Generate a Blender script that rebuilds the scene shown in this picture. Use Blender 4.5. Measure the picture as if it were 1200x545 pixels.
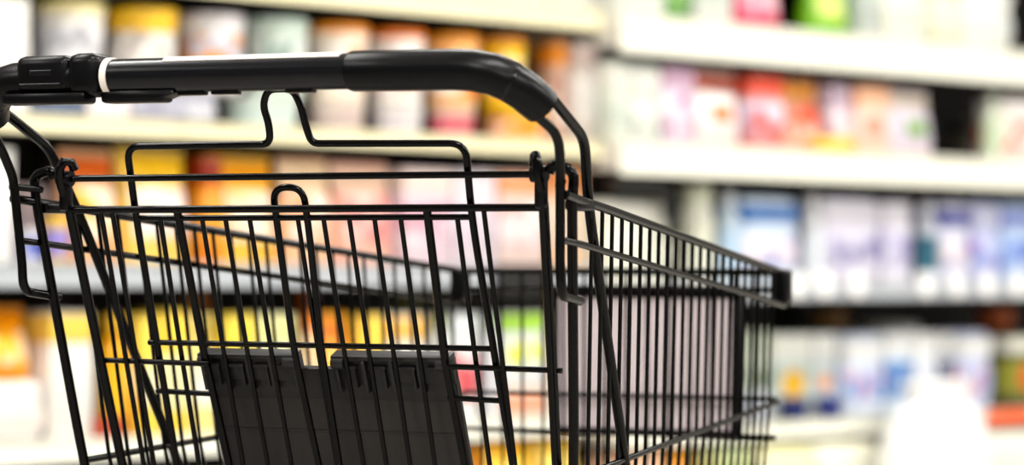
import bpy, bmesh, math, random
from mathutils import Vector, Matrix
random.seed(7)
for o in list(bpy.data.objects):
    bpy.data.objects.remove(o)
S = bpy.context.scene
COL = S.collection
PI = math.pi

# ------------------------------------------------------------------ camera, light, exposure
# World: X runs along the shelving (away to the right), -Y faces the aisle, Z up; metres.
cam_data = bpy.data.cameras.new('camera')
cam = bpy.data.objects.new('camera', cam_data)
COL.objects.link(cam)
cam_data.sensor_width = 36.0
cam_data.lens = 3439.085 / 1200 * 36.0
cam_data.clip_start = 0.05
cam_data.clip_end = 60
cam_data.dof.use_dof = True
cam_data.dof.focus_distance = 3.06
cam_data.dof.aperture_fstop = 2.9
_fwd = Vector((0.716, 0.698, 0)).normalized()
_fwd = (_fwd * math.cos(0.0124) + Vector((0, 0, 1)) * math.sin(0.0124)).normalized()
_right = _fwd.cross(Vector((0, 0, 1))).normalized()
_up = _right.cross(_fwd)
_r = 0.0039
_rx = _right * math.cos(_r) + _up * math.sin(_r)
_ux = -_right * math.sin(_r) + _up * math.cos(_r)
_m = Matrix((_rx, _ux, -_fwd)).transposed().to_4x4()
_m.translation = Vector((-5.012, -4.886, 0.85))
cam.matrix_world = _m
S.camera = cam

S.view_settings.view_transform = 'Standard'
S.view_settings.look = 'None'
S.view_settings.exposure = 0.75
S.view_settings.gamma = 1.0
S.view_settings.use_curve_mapping = False

world = bpy.data.worlds.new('world')
S.world = world
world.use_nodes = True
world.node_tree.nodes['Background'].inputs[0].default_value = (1, 1, 1, 1)
world.node_tree.nodes['Background'].inputs[1].default_value = 0.35

CEIL = 3.1
LIGHT_W = {-1.25: 24, -3.6: 36, -5.9: 46}          # watts per unseen ceiling luminaire; rows far from the shelves are added front fill
LIGHT_SPOTS = [(x, y) for x in (-6.0, -3.6, -1.2, 1.2, 3.6) for y in (-1.25, -3.6, -5.9)]

# ------------------------------------------------------------------ helpers
def srgb(h):
    h = h.lstrip('#')
    c = [int(h[i:i + 2], 16) / 255 for i in (0, 2, 4)]
    return tuple(v / 12.92 if v <= 0.04045 else ((v + 0.055) / 1.055) ** 2.4 for v in c) + (1.0,)

_mats = {}
def mat(name, hexcol, rough=0.5, metal=0.0, vary=0.0, scale=30, bump=0.0, spec=0.5, coat=0.0, alpha=None):
    if name in _mats:
        return _mats[name]
    m = bpy.data.materials.new(name)
    m.use_nodes = True
    nt = m.node_tree
    b = nt.nodes['Principled BSDF']
    b.inputs['Roughness'].default_value = rough
    b.inputs['Metallic'].default_value = metal
    b.inputs['Specular IOR Level'].default_value = spec
    b.inputs['Coat Weight'].default_value = coat
    col = srgb(hexcol)
    tc = nt.nodes.new('ShaderNodeTexCoord')
    nz = nt.nodes.new('ShaderNodeTexNoise')
    nz.inputs['Scale'].default_value = scale
    nz.inputs['Detail'].default_value = 3
    nt.links.new(tc.outputs['Object'], nz.inputs['Vector'])
    mx = nt.nodes.new('ShaderNodeMix')
    mx.data_type = 'RGBA'
    mx.inputs[6].default_value = tuple(max(0, c * (1 - vary)) for c in col[:3]) + (1,)
    mx.inputs[7].default_value = tuple(min(1, c * (1 + vary)) for c in col[:3]) + (1,)
    nt.links.new(nz.outputs['Fac'], mx.inputs[0])
    nt.links.new(mx.outputs[2], b.inputs['Base Color'])
    if bump:
        bp = nt.nodes.new('ShaderNodeBump')
        bp.inputs['Strength'].default_value = bump
        bp.inputs['Distance'].default_value = 0.001
        nt.links.new(nz.outputs['Fac'], bp.inputs['Height'])
        nt.links.new(bp.outputs['Normal'], b.inputs['Normal'])
    _mats[name] = m
    return m

def ink_colour(h):
    r, g, b = (int(h.lstrip('#')[i:i + 2], 16) / 255 for i in (0, 2, 4))
    m = (r + g + b) / 3
    return '#' + ''.join('%02x' % round(255 * min(1, max(0, (m + (v - m) * 1.25) * 0.955))) for v in (r, g, b))

def pm(hexcol, rough=0.42):
    return mat('print_' + hexcol.lstrip('#'), ink_colour(hexcol), rough, vary=0.06, scale=14)

def pprint(base, ink):
    """printed artwork: soft-edged blotches of ink and of paler ground, as on busy packaging"""
    key = 'artwork_' + base.lstrip('#') + '_' + ink.lstrip('#')
    if key in _mats:
        return _mats[key]
    m = bpy.data.materials.new(key)
    m.use_nodes = True
    nt = m.node_tree
    b = nt.nodes['Principled BSDF']
    b.inputs['Roughness'].default_value = 0.42
    tc = nt.nodes.new('ShaderNodeTexCoord')
    oi = nt.nodes.new('ShaderNodeObjectInfo')
    ad = nt.nodes.new('ShaderNodeVectorMath')
    ad.operation = 'ADD'
    nt.links.new(tc.outputs['Object'], ad.inputs[0])
    nt.links.new(oi.outputs['Location'], ad.inputs[1])
    nz = nt.nodes.new('ShaderNodeTexNoise')
    nz.inputs['Scale'].default_value = 17
    nz.inputs['Detail'].default_value = 1.5
    nt.links.new(ad.outputs[0], nz.inputs['Vector'])
    rp = nt.nodes.new('ShaderNodeValToRGB')
    cr = rp.color_ramp
    c0, c1 = srgb(ink_colour(base)), srgb(ink_colour(ink))
    pale = tuple(min(1, 0.55 * v + 0.42) for v in c0[:3]) + (1,)
    cr.elements[0].position, cr.elements[0].color = 0.40, pale
    cr.elements[1].position, cr.elements[1].color = 0.47, c0
    e = cr.elements.new(0.54); e.color = c0
    e = cr.elements.new(0.58); e.color = c1
    e = cr.elements.new(0.68); e.color = c1
    nt.links.new(nz.outputs['Fac'], rp.inputs[0])
    nt.links.new(rp.outputs[0], b.inputs['Base Color'])
    _mats[key] = m
    return m

def link(name, bm, m, parent=None, smooth=None, loc=None):
    me = bpy.data.meshes.new(name)
    bmesh.ops.recalc_face_normals(bm, faces=bm.faces)
    bm.to_mesh(me)
    bm.free()
    me.materials.append(m)
    if smooth is not None:
        me.polygons.foreach_set('use_smooth', [True] * len(me.polygons))
        me.set_sharp_from_angle(angle=math.radians(smooth))
    o = bpy.data.objects.new(name, me)
    COL.objects.link(o)
    if parent:
        o.parent = parent
    if loc:
        o.location = loc
    return o

def thing(name, label, cat, loc=(0, 0, 0), rz=0.0, group=None):
    o = bpy.data.objects.new(name, None)
    o.empty_display_size = 0.05
    COL.objects.link(o)
    o.location = loc
    o.rotation_euler = (0, 0, rz)
    o['label'] = label
    o['category'] = cat
    if group:
        o['group'] = group
    return o

def fillet(pts, rad, n=5):
    pts = [Vector(p) for p in pts]
    if not isinstance(rad, (list, tuple)):
        rad = [rad] * len(pts)
    out = [pts[0]]
    for i in range(1, len(pts) - 1):
        a, b, c = pts[i - 1], pts[i], pts[i + 1]
        u, v = (a - b), (c - b)
        d = min(rad[i], u.length * 0.48, v.length * 0.48)
        if d < 1e-5 or u.angle(v) > PI - 0.03:
            out.append(b)
            continue
        p, q = b + u.normalized() * d, b + v.normalized() * d
        for k in range(n + 1):
            t = k / n
            out.append(p * (1 - t) ** 2 + b * 2 * t * (1 - t) + q * t * t)
    out.append(pts[-1])
    return out

def tube(bm, pts, r, n=10, sec=None):
    """sweep a round (or elliptical, sec=[(ra, rb, refdir)...]) section along pts"""
    pts = [Vector(p) for p in pts]
    if sec is None and n <= 12 and r < 0.0052:
        r *= 1.1 if n == 8 and r < 0.00215 else 1.18          # coated wire: the powder coat adds to the bare gauge
    N = len(pts)
    tan = []
    for i in range(N):
        t = pts[min(i + 1, N - 1)] - pts[max(i - 1, 0)]
        tan.append(t.normalized())
    ref = Vector((0, 0, 1)) if abs(tan[0].z) < 0.9 else Vector((0, 1, 0))
    nrm = (ref - tan[0] * ref.dot(tan[0])).normalized()
    rings = []
    for i in range(N):
        nrm = (nrm - tan[i] * nrm.dot(tan[i])).normalized()
        bn = tan[i].cross(nrm)
        ra, rb = (r, r) if sec is None else sec[i]
        rings.append([bm.verts.new(pts[i] + nrm * (ra * math.cos(2 * PI * k / n)) + bn * (rb * math.sin(2 * PI * k / n))) for k in range(n)])
    for i in range(N - 1):
        for k in range(n):
            k2 = (k + 1) % n
            bm.faces.new((rings[i][k], rings[i][k2], rings[i + 1][k2], rings[i + 1][k]))
    bm.faces.new(list(reversed(rings[0])))
    bm.faces.new(rings[-1])

def box(bm, c, s, bev=0.0, seg=2, rot=None):
    g = bmesh.ops.create_cube(bm, size=1.0)
    vs = g['verts']
    bmesh.ops.scale(bm, verts=vs, vec=s)
    if bev > 0:
        es = list({e for v in vs for e in v.link_edges})
        g2 = bmesh.ops.bevel(bm, geom=es, offset=min(bev, min(s) * 0.45), segments=seg, affect='EDGES', profile=0.5)
        vs = list({v for f in g2['faces'] for v in f.verts} | {v for v in vs if v.is_valid})
    if rot is not None:
        bmesh.ops.rotate(bm, verts=vs, cent=(0, 0, 0), matrix=rot)
    bmesh.ops.translate(bm, verts=vs, vec=c)
    return vs

def lathe(bm, prof, n=28, cx=0.0, cy=0.0):
    rings = []
    for r, z in prof:
        if r < 1e-5:
            rings.append([bm.verts.new((cx, cy, z))])
        else:
            rings.append([bm.verts.new((cx + r * math.cos(2 * PI * k / n), cy + r * math.sin(2 * PI * k / n), z)) for k in range(n)])
    for a, b in zip(rings, rings[1:]):
        for k in range(n):
            k2 = (k + 1) % n
            if len(a) == 1 and len(b) == 1:
                continue
            if len(a) == 1:
                bm.faces.new((a[0], b[k2], b[k]))
            elif len(b) == 1:
                bm.faces.new((a[k], a[k2], b[0]))
            else:
                bm.faces.new((a[k], a[k2], b[k2], b[k]))

def structure(name, bm, m):
    o = link(name, bm, m)
    o['kind'] = 'structure'
    return o

# ------------------------------------------------------------------ the room
RX0, RX1, RY0, RY1 = -7.6, 5.4, -7.4, 0.75
m_floor = mat('polished_tiles', '#cfcac2', 0.25, vary=0.05, scale=3)
_nt = m_floor.node_tree
_br = _nt.nodes.new('ShaderNodeTexBrick')
_br.offset = 0.0
_br.inputs['Scale'].default_value = 1.0
_br.inputs['Brick Width'].default_value = 0.6
_br.inputs['Row Height'].default_value = 0.6
_br.inputs['Mortar Size'].default_value = 0.004
_br.inputs['Color1'].default_value = srgb('#aaa59d')
_br.inputs['Color2'].default_value = srgb('#a29d94')
_br.inputs['Mortar'].default_value = srgb('#6f6a62')
_tc = _nt.nodes.new('ShaderNodeTexCoord')
_nt.links.new(_tc.outputs['Object'], _br.inputs['Vector'])
_nt.links.new(_br.outputs['Color'], _nt.nodes['Principled BSDF'].inputs['Base Color'])
m_wall = mat('painted_wall', '#8d8a86', 0.8, vary=0.03, scale=6)
m_ceil = mat('ceiling_paint', '#e6e4de', 0.85, vary=0.03, scale=6)
T = 0.12
cxr, cyr = (RX0 + RX1) / 2, (RY0 + RY1) / 2
for nm, c, s, m in (
        ('floor', (cxr, cyr, -T / 2), (RX1 - RX0 + 2 * T, RY1 - RY0 + 2 * T, T), m_floor),
        ('ceiling', (cxr, cyr, CEIL + T / 2), (RX1 - RX0 + 2 * T, RY1 - RY0 + 2 * T, T), m_ceil),
        ('wall_back', (cxr, RY1 + T / 2, CEIL / 2), (RX1 - RX0, T, CEIL), m_wall),
        ('wall_front', (cxr, RY0 - T / 2, CEIL / 2), (RX1 - RX0, T, CEIL), m_wall),
        ('wall_left', (RX0 - T / 2, cyr, CEIL / 2), (T, RY1 - RY0, CEIL), m_wall),
        ('wall_right', (RX1 + T / 2, cyr, CEIL / 2), (T, RY1 - RY0, CEIL), m_wall)):
    bm = bmesh.new()
    box(bm, c, s)
    structure(nm, bm, m)

# unseen ceiling luminaires: a shallow housing round an open reflector, the tube light itself is an area lamp
m_hous = mat('luminaire_enamel', '#eeeeea', 0.4)
for i, (x, y) in enumerate(LIGHT_SPOTS):
    t = thing('ceiling_light', 'unseen long white linear ceiling luminaire above the aisle', 'ceiling light', (x, y, CEIL - 0.07), 0, 'ceiling luminaires')
    bm = bmesh.new()
    box(bm, (0, 0, 0.055), (1.6, 0.32, 0.03), 0.004)
    box(bm, (0, 0.15, 0.02), (1.6, 0.02, 0.06), 0.004)
    box(bm, (0, -0.15, 0.02), (1.6, 0.02, 0.06), 0.004)
    box(bm, (0.79, 0, 0.02), (0.02, 0.3, 0.06), 0.004)
    box(bm, (-0.79, 0, 0.02), (0.02, 0.3, 0.06), 0.004)
    link('housing', bm, m_hous, t)
    ld = bpy.data.lights.new('tube_light', 'AREA')
    ld.shape = 'RECTANGLE'
    ld.size, ld.size_y = 1.5, 0.26
    ld.energy = LIGHT_W[y]
    ld.color = (1.0, 0.985, 0.95)
    lo = bpy.data.objects.new('tube_light', ld)
    COL.objects.link(lo)
    lo.parent = t
    lo.location = (0, 0, 0.02)

# ------------------------------------------------------------------ shelving
m_rail = mat('cream_price_rail', '#f5edc8', 0.45, vary=0.03, scale=5)
m_rail_grey = mat('clear_grey_rail', '#b9bec4', 0.3, vary=0.05, scale=5)
m_board = mat('shelf_enamel', '#e4e2da', 0.45, vary=0.03)
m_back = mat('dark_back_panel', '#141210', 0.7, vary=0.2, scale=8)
m_post = mat('slotted_post', '#2a2825', 0.5, 0.3)
m_under = mat('shaded_underside', '#1b1917', 0.7)  # shade beneath the shelves, put into the colour
m_kick = mat('kick_plate', '#3a3834', 0.5)

def shelf_unit(x0, x1, yf, levels, label):
    t = thing('shelf_unit', label, 'shelf', ((x0 + x1) / 2, 0, 0), 0, 'supermarket shelf units')
    w = x1 - x0
    yb = 0.46
    bm = bmesh.new()
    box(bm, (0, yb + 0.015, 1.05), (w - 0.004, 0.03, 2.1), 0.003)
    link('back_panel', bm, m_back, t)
    for sx in (-1, 1):
        bm = bmesh.new()
        box(bm, (sx * (w / 2 - 0.02), yb - 0.02, 1.05), (0.035, 0.04, 2.1), 0.004)
        for k in range(26):
            box(bm, (sx * (w / 2 - 0.02), yb - 0.042, 0.1 + k * 0.078), (0.008, 0.006, 0.03))
        link('upright', bm, m_post, t)
    bm = bmesh.new()
    box(bm, (0, (yf - 0.1 + yb - 0.05) / 2 + 0.02, 0.06), (w - 0.006, yb - 0.05 - yf + 0.06, 0.12), 0.004)
    link('plinth', bm, m_kick, t)
    for z, rail, off, rm in levels:
        y0 = yf - off
        bm = bmesh.new()
        box(bm, (0, (y0 + yb - 0.045) / 2 + 0.01, z - 0.007), (w - 0.006, yb - 0.045 - y0 - 0.02, 0.014), 0.002)
        for sx in (-1, 1):                                   # folded side flanges
            box(bm, (sx * (w / 2 - 0.006), (y0 + yb - 0.045) / 2 + 0.01, z - rail * 0.42), (0.004, yb - 0.045 - y0 - 0.02, rail * 0.8), 0.001)
        sh = link('shelf', bm, m_board, t)
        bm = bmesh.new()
        box(bm, (0, (y0 + yb - 0.045) / 2 + 0.01, z - 0.022), (w - 0.02, yb - 0.06 - y0 - 0.02, 0.014), 0.002)  # dark sheet that paints the shade under the pale board
        link('underside_shade', bm, m_under, sh)
        bm = bmesh.new()
        rot = Matrix.Rotation(math.radians(-7), 3, 'X')
        box(bm, (0, y0 + 0.004, z + 0.004 - rail / 2), (w - 0.003, 0.012, rail), 0.004, rot=None)
        box(bm, (0, y0 - 0.004, z + 0.002), (w - 0.003, 0.008, 0.006), 0.002)
        box(bm, (0, y0 - 0.004, z + 0.006 - rail), (w - 0.003, 0.008, 0.006), 0.002)
        link('price_rail', bm, rm, sh)
    return t

W_, R_, G_ = m_rail, mat('bright_white_price_rail', '#f7f6e8', 0.45, vary=0.03, scale=5), m_rail_grey
LEFT = [(0.15, 0.04, 0.1, W_), (0.49, 0.045, 0.0, mat('bright_white_price_rail', '#f7f6e8', 0.45, vary=0.03, scale=5)), (0.855, 0.05, 0.0, G_), (1.158, 0.036, 0.0, W_), (1.484, 0.05, 0.0, W_), (1.80, 0.05, 0.0, W_)]
RIGHT = [(0.15, 0.04, 0.24, R_), (0.45, 0.04, 0.0, R_), (0.815, 0.045, 0.0, G_), (1.161, 0.08, 0.0, R_), (1.475, 0.095, 0.0, R_), (1.80, 0.09, 0.0, R_)]
shelf_unit(-2.35, -1.017, 0.0, LEFT, 'cream shelf unit at the left end, behind the left end of the cart handle')
shelf_unit(-1.017, 0.316, 0.0, LEFT, 'cream shelf unit behind the middle of the cart, holding orange-lidded tubs')
shelf_unit(0.316, 1.65, -0.06, RIGHT, 'shelf unit with tall white price rails just right of the cart handle')
shelf_unit(1.65, 2.983, -0.06, RIGHT, 'shelf unit with tall white price rails at the right end of the row')

# ------------------------------------------------------------------ the shopping cart
# local frame of the cart: x to its right, y forward (the way it is pushed), z up from the floor
Z0 = 0.85
cart = thing('shopping_cart', 'black wire shopping cart with a fold-down seat and a black handle, seen from behind', 'shopping cart', (-2.998, -2.607, 0), math.radians(-69.35))
m_wire = mat('black_powder_coat', '#010101', 0.16, vary=0.15, scale=60, spec=0.15)
m_grip = mat('black_grip_plastic', '#010207', 0.2, vary=0.1, scale=40, spec=0.28)
m_sleeve = mat('matt_black_plastic', '#020204', 0.3, vary=0.12, scale=200, bump=0.03, spec=0.16)
m_pale = mat('pale_handle_strip', '#e9dfd6', 0.35, vary=0.04, scale=20)
m_flap = mat('charcoal_seat_plastic', '#262423', 0.45, vary=0.15, scale=120, bump=0.06, spec=0.35)
m_flap2 = mat('charcoal_plastic_housing', '#1d1c1b', 0.45, vary=0.15, scale=120, spec=0.3)
m_ad = mat('blush_advert_paper', '#d9c9cc', 0.6, vary=0.04, scale=6)
m_rub = mat('grey_rubber', '#3c3c3e', 0.7)
m_zinc = mat('zinc_metal', '#9a9a9a', 0.35, 0.9)

def V(x, y, z):
    return Vector((x, y, z + Z0))

GATE_K, H1 = 0.295, 0.0948
def gy(z, off=0.0):          # the gate leans forward going down
    return off + GATE_K * (H1 - z)
def ey(z):                   # plane of the seat back frame, just inside the gate
    return 0.012 + 0.30 * (H1 - z)

# handle ------------------------------------------------------------
HY, HZ = -0.12, 0.194
bm = bmesh.new()
tube(bm, [V(-0.146, HY, HZ), V(0.0, HY, HZ - 0.0005), V(0.128, HY, HZ - 0.001)], 0.0178, 24)
grip = link('grip', bm, m_grip, cart, 40)
bm = bmesh.new()                                        # pale strip along the top of the grip
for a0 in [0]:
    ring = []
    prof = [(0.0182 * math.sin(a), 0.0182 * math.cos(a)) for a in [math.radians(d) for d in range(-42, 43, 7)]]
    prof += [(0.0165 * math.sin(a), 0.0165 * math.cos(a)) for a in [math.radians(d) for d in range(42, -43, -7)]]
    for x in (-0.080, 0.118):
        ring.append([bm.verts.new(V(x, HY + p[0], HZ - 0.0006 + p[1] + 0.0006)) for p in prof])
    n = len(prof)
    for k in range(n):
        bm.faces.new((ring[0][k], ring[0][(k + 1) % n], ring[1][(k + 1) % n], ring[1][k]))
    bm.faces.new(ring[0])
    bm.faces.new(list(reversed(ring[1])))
o = link('top_strip', bm, m_pale, grip, 40)
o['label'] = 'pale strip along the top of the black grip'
for s in (1, -1):
    x_in = 0.126 if s > 0 else 0.156
    path = [V(s * x_in, HY, HZ - 0.001), V(s * (x_in + 0.004), HY, HZ - 0.001), V(s * 0.19, HY, HZ - 0.0015), V(s * 0.238, HY, HZ - 0.002),
            V(s * 0.259, HY, HZ - 0.0035), V(s * 0.278, HY + 0.003, HZ - 0.0075), V(s * 0.293, HY + 0.009, HZ - 0.0145),
            V(s * 0.304, HY + 0.017, HZ - 0.0230), V(s * 0.3115, HY + 0.026, HZ - 0.0315), V(s * 0.3155, HY + 0.0325, HZ - 0.0370)]
    sec = [(0.0190, 0.0190), (0.0202, 0.0202), (0.0202, 0.0202), (0.0202, 0.0204), (0.0204, 0.0209), (0.0204, 0.0214), (0.0203, 0.0219), (0.0200, 0.0224), (0.0196, 0.0226), (0.0192, 0.0226)]
    bm = bmesh.new()
    tube(bm, path, 0.02, 24, sec)
    link('end_cap', bm, m_sleeve, cart, 42)
    bm = bmesh.new()                                     # narrow seam ring round the bent part
    ce, tn = V(s * 0.293, HY + 0.009, HZ - 0.0145), (path[7] - path[5]).normalized()
    tube(bm, [ce - tn * 0.0012, ce + tn * 0.0012], 0.0208, 24, [(0.0205, 0.0222)] * 2)
    link('seam_ring', bm, m_grip, cart.children[-1], 40)
# coin lock housing on the left of the grip
bm = bmesh.new()
box(bm, V(-0.217, HY, HZ + 0.003), (0.064, 0.043, 0.038), 0.009, 3)
box(bm, V(-0.169, HY, HZ + 0.002), (0.036, 0.045, 0.043), 0.010, 3)
box(bm, V(-0.214, HY - 0.010, HZ - 0.022), (0.10, 0.026, 0.012), 0.004, 2)
lock = link('coin_lock', bm, m_sleeve, cart, 40)
bm = bmesh.new()
box(bm, V(-0.217, HY - 0.0212, HZ + 0.004), (0.026, 0.003, 0.006), 0.001)
box(bm, V(-0.217, HY - 0.0215, HZ - 0.008), (0.05, 0.003, 0.003), 0.001)
link('coin_slot', bm, m_grip, lock)
bm = bmesh.new()
tube(bm, [V(-0.1495, HY, HZ), V(-0.1425, HY, HZ)], 0.0192, 24)
o = link('collar_ring', bm, m_pale, cart, 40)
o['label'] = 'pale ring between the coin lock and the grip'
bm = bmesh.new()                                        # clip housing slung under the grip
vs = box(bm, V(-0.110, HY + 0.002, HZ - 0.021), (0.086, 0.026, 0.013), 0.004, 2)
for v in vs:
    if v.co.z < Z0 + HZ - 0.023 and v.co.x > -0.09:
        v.co.x -= 0.014
link('under_clip', bm, m_sleeve, cart, 40)
for x in (-0.052, -0.014, 0.07):
    bm = bmesh.new()
    box(bm, V(x, HY + 0.002, HZ - 0.0185), (0.03, 0.012, 0.005), 0.0015)
    link('screw_boss', bm, m_sleeve, grip, 40)

# tubes from the handle ------------------------------------------------------------
for s in (1, -1):
    bm = bmesh.new()
    tube(bm, fillet([V(s * 0.3095, -0.104, 0.153), V(s * 0.3215, -0.058, 0.131), V(s * 0.3155, -0.040, 0.095), V(s * 0.311, -0.029, 0.004),
                     V(s * 0.311, -0.026, -0.026), V(s * 0.306, 0.036, -0.032)], [0, 0.022, 0.01, 0.005, 0.028, 0], 7), 0.0042, 12)
    link('handle_tube', bm, m_wire, cart, 50)
    bm = bmesh.new()
    tube(bm, fillet([V(s * 0.3165, -0.078, 0.172), V(s * 0.314, 0.026, 0.130), V(s * 0.302, 0.067, 0.062), V(s * 0.277, 0.238, -0.215),
                     V(s * 0.238, 0.500, -0.650), V(s * 0.20, 0.84, -0.650)], [0, 0.018, 0.05, 0.05, 0.09, 0], 8), 0.0046, 12)
    link('chassis_tube', bm, m_wire, cart, 50)
    bm = bmesh.new()                                    # rear loop of the basket, bending over at the pivot
    tube(bm, fillet([V(s * 0.288, -0.004, 0.096), V(s * 0.292, -0.004, 0.104), V(s * 0.315, -0.002, 0.098), V(s * 0.3115, 0.000, 0.066), V(s * 0.290, 0.060, -0.205),
                     V(s * 0.268, 0.102, -0.385), V(s * 0.262, 0.16, -0.392)], [0, 0.006, 0.016, 0.05, 0.05, 0.02, 0], 6), 0.0046, 12)
    loop = link('rear_loop', bm, m_wire, cart, 50)
    bm = bmesh.new()
    tube(bm, [V(s * 0.3185, -0.041, 0.0855), V(s * 0.300, -0.008, 0.083)], 0.0032, 10)
    box(bm, V(s * 0.308, 0.030, 0.064), (0.014, 0.05, 0.012), 0.003)
    link('pivot_bracket', bm, m_wire, loop, 50)

# rear gate ------------------------------------------------------------
bm = bmesh.new()
tube(bm, [V(-0.282, gy(H1), H1), V(0.277, gy(H1), H1)], 0.0031, 12)
gate = link('rear_gate', bm, m_wire, cart, 50)
bm = bmesh.new()
tube(bm, [V(-0.277, gy(0.0615, -0.002), 0.0615), V(0.281, gy(0.0615, -0.002), 0.0615)], 0.0034, 12)
link('top_rod', bm, m_wire, gate, 50)
for s in (1, -1):
    bm = bmesh.new()                                    # gate post, curled over the pivot rod
    hook = [V(s * 0.268, 0.006, 0.104), V(s * 0.270, 0.002, 0.112), V(s * 0.274, -0.006, 0.113), V(s * 0.278, -0.009, 0.104), V(s * 0.2785, -0.004, 0.088)]
    tube(bm, hook + [V(s * 0.277, gy(0.064), 0.064), V(s * 0.259, gy(-0.21), -0.21), V(s * 0.247, gy(-0.37), -0.37)], 0.0045, 12)
    post = link('gate_post', bm, m_wire, gate, 50)
    bm = bmesh.new()
    tube(bm, [V(s * 0.268, gy(H1), H1), V(s * 0.284, gy(H1), H1)], 0.0085, 16)
    vs = box(bm, V(s * 0.277, 0.003, 0.078), (0.013, 0.012, 0.036), 0.004, 2)
    link('pivot_sleeve', bm, m_sleeve, post, 40)
bm = bmesh.new()
for x0, x1 in ((-0.270, -0.134), (0.150, 0.275)):
    tube(bm, [V(x0, gy(-0.101, 0.0045), -0.101), V(x1, gy(-0.103, 0.0045), -0.103)], 0.0026, 8)
for x, xb in ((-0.239, -0.232), (-0.225, -0.219), (0.210, 0.2125)):
    tube(bm, [V(x, gy(0.0615, 0.002), 0.0615), V(xb, gy(-0.21, 0.001), -0.21), V(xb + (xb - x) * 0.5, gy(-0.37, 0.001), -0.37)], 0.0024, 8)
tube(bm, [V(-0.248, gy(-0.365, 0.004), -0.365), V(0.248, gy(-0.365, 0.004), -0.365)], 0.003, 8)
for k in range(13):
    x = -0.18 + k * 0.03
    tube(bm, [V(x, gy(-0.262, 0.001), -0.262), V(x, gy(-0.368, 0.001), -0.368)], 0.0022, 8)
tube(bm, [V(-0.255, gy(-0.262, 0.004), -0.262), V(0.255, gy(-0.262, 0.004), -0.262)], 0.0026, 8)
link('gate_wires', bm, m_wire, gate, 60)

# seat back frame with the wire hump, hairpin and hanging wires ------------------------------------------------------------
def E(x, z):
    return V(x, ey(z), z)
bm = bmesh.new()
tube(bm, fillet([E(-0.196, -0.30), E(-0.2025, 0.05), E(-0.201, 0.1285), E(-0.028, 0.1285), E(-0.027, 0.150), E(-0.031, 0.168), E(-0.023, 0.1845), E(0.006, 0.1845), E(0.013, 0.168),
                 E(0.016, 0.145), E(0.020, 0.1285), E(0.194, 0.1265), E(0.191, 0.05), E(0.205, -0.21), E(0.205, -0.30)],
                [0, 0.1, 0.016, 0.014, 0.008, 0.008, 0.012, 0.012, 0.008, 0.012, 0.016, 0.018, 0.05, 0.1, 0], 7), 0.0033, 12)
seat = link('seat_back_frame', bm, m_wire, cart, 60)
bm = bmesh.new()
tube(bm, [E(-0.204, 0.0525), E(0.193, 0.0525)], 0.0027, 8)
tube(bm, [E(-0.210, -0.081), E(0.197, -0.082)], 0.0026, 8)
for x0, x1 in ((-0.209, -0.14), (0.14, 0.200)):
    tube(bm, [E(x0, -0.134), E(x1, -0.136)], 0.0026, 8)
link('cross_wire', bm, m_wire, seat, 60)
for x0, x1, z1, r in ((-0.173, -0.170, -0.30, .0024), (-0.122, -0.115, -0.30, .0023), (-0.094, -0.085, -0.30, .0023), (-0.065, -0.056, -0.30, .0023),
                      (-0.008, -0.001, -0.30, .0022), (0.022, 0.031, -0.30, .0023), (0.052, 0.058, -0.30, .0023), (0.081, 0.086, -0.30, .0023), (0.111, 0.115, -0.30, .0023), (0.175, 0.178, -0.30, .0024)):
    bm = bmesh.new()
    tube(bm, [E(x0, 0.0525), E(x0 + (x1 - x0) * 0.4, -0.081), E(x1, -0.205), E(x1, z1)], r, 8)
    link('upright_wire', bm, m_wire, seat, 60)
for x, xa, xb in ((-0.151, -0.1435, -0.133), (0.142, 0.1415, 0.150)):
    bm = bmesh.new()
    tube(bm, [E(x, 0.060), E(xa, -0.09), E(xb, -0.207), E(xb * 0.97, -0.30)], 0.0038, 10)
    link('hanger_rod', bm, m_wire, seat, 60)
bm = bmesh.new()
tube(bm, fillet([E(-0.016, -0.30), E(-0.023, -0.206), E(-0.034, -0.08), E(-0.033, 0.084), E(0.003, 0.084), E(0.003, 0.03), E(-0.001, -0.082), E(0.002, -0.205), E(0.005, -0.30)], [0, 0.02, 0.02, 0.017, 0.017, 0.02, 0.02, 0.02, 0], 8), 0.0032, 10)
link('hairpin_wire', bm, m_wire, seat, 60)

# fold-down seat flap: two hinge housings on a ribbed plate ------------------------------------------------------------
FK, FY0 = 0.42, 0.080
def F(x, z, off=0.0):
    return V(x, FY0 + FK * (-0.09 - z) + off, z)
ang = math.atan(FK)
frot = Matrix.Rotation(ang, 3, 'X')
bm = bmesh.new()                                        # main plate, tapering, with moulded ribs and recesses
def fbox(bm, x0, x1, z0, z1, o0, o1, bev=0.002, dx=0.0):
    c = F((x0 + x1) / 2, (z0 + z1) / 2, (o0 + o1) / 2)
    ln = (z1 - z0) * math.sqrt(1 + FK * FK)
    vs = box(bm, (0, 0, 0), (x1 - x0, abs(o1 - o0) * math.cos(ang), ln), bev, 2, rot=frot)
    bmesh.ops.translate(bm, verts=vs, vec=c)
    return vs
fbox(bm, -0.157, 0.142, -0.30, -0.133, 0.006, 0.014, 0.003)
fbox(bm, -0.1545, -0.1505, -0.30, -0.135, 0.0, 0.007, 0.001)
fbox(bm, 0.1355, 0.1395, -0.30, -0.135, 0.0, 0.007, 0.001)
fbox(bm, -0.15, 0.135, -0.1755, -0.1735, 0.0045, 0.007, 0.0005)
flap = link('seat_flap', bm, m_flap, cart, 40)
bm = bmesh.new()                                        # bridge with the notch between the two housings
fbox(bm, -0.157, 0.142, -0.138, -0.105, 0.004, 0.014, 0.002)
link('bridge', bm, m_flap2, flap, 40)
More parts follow.
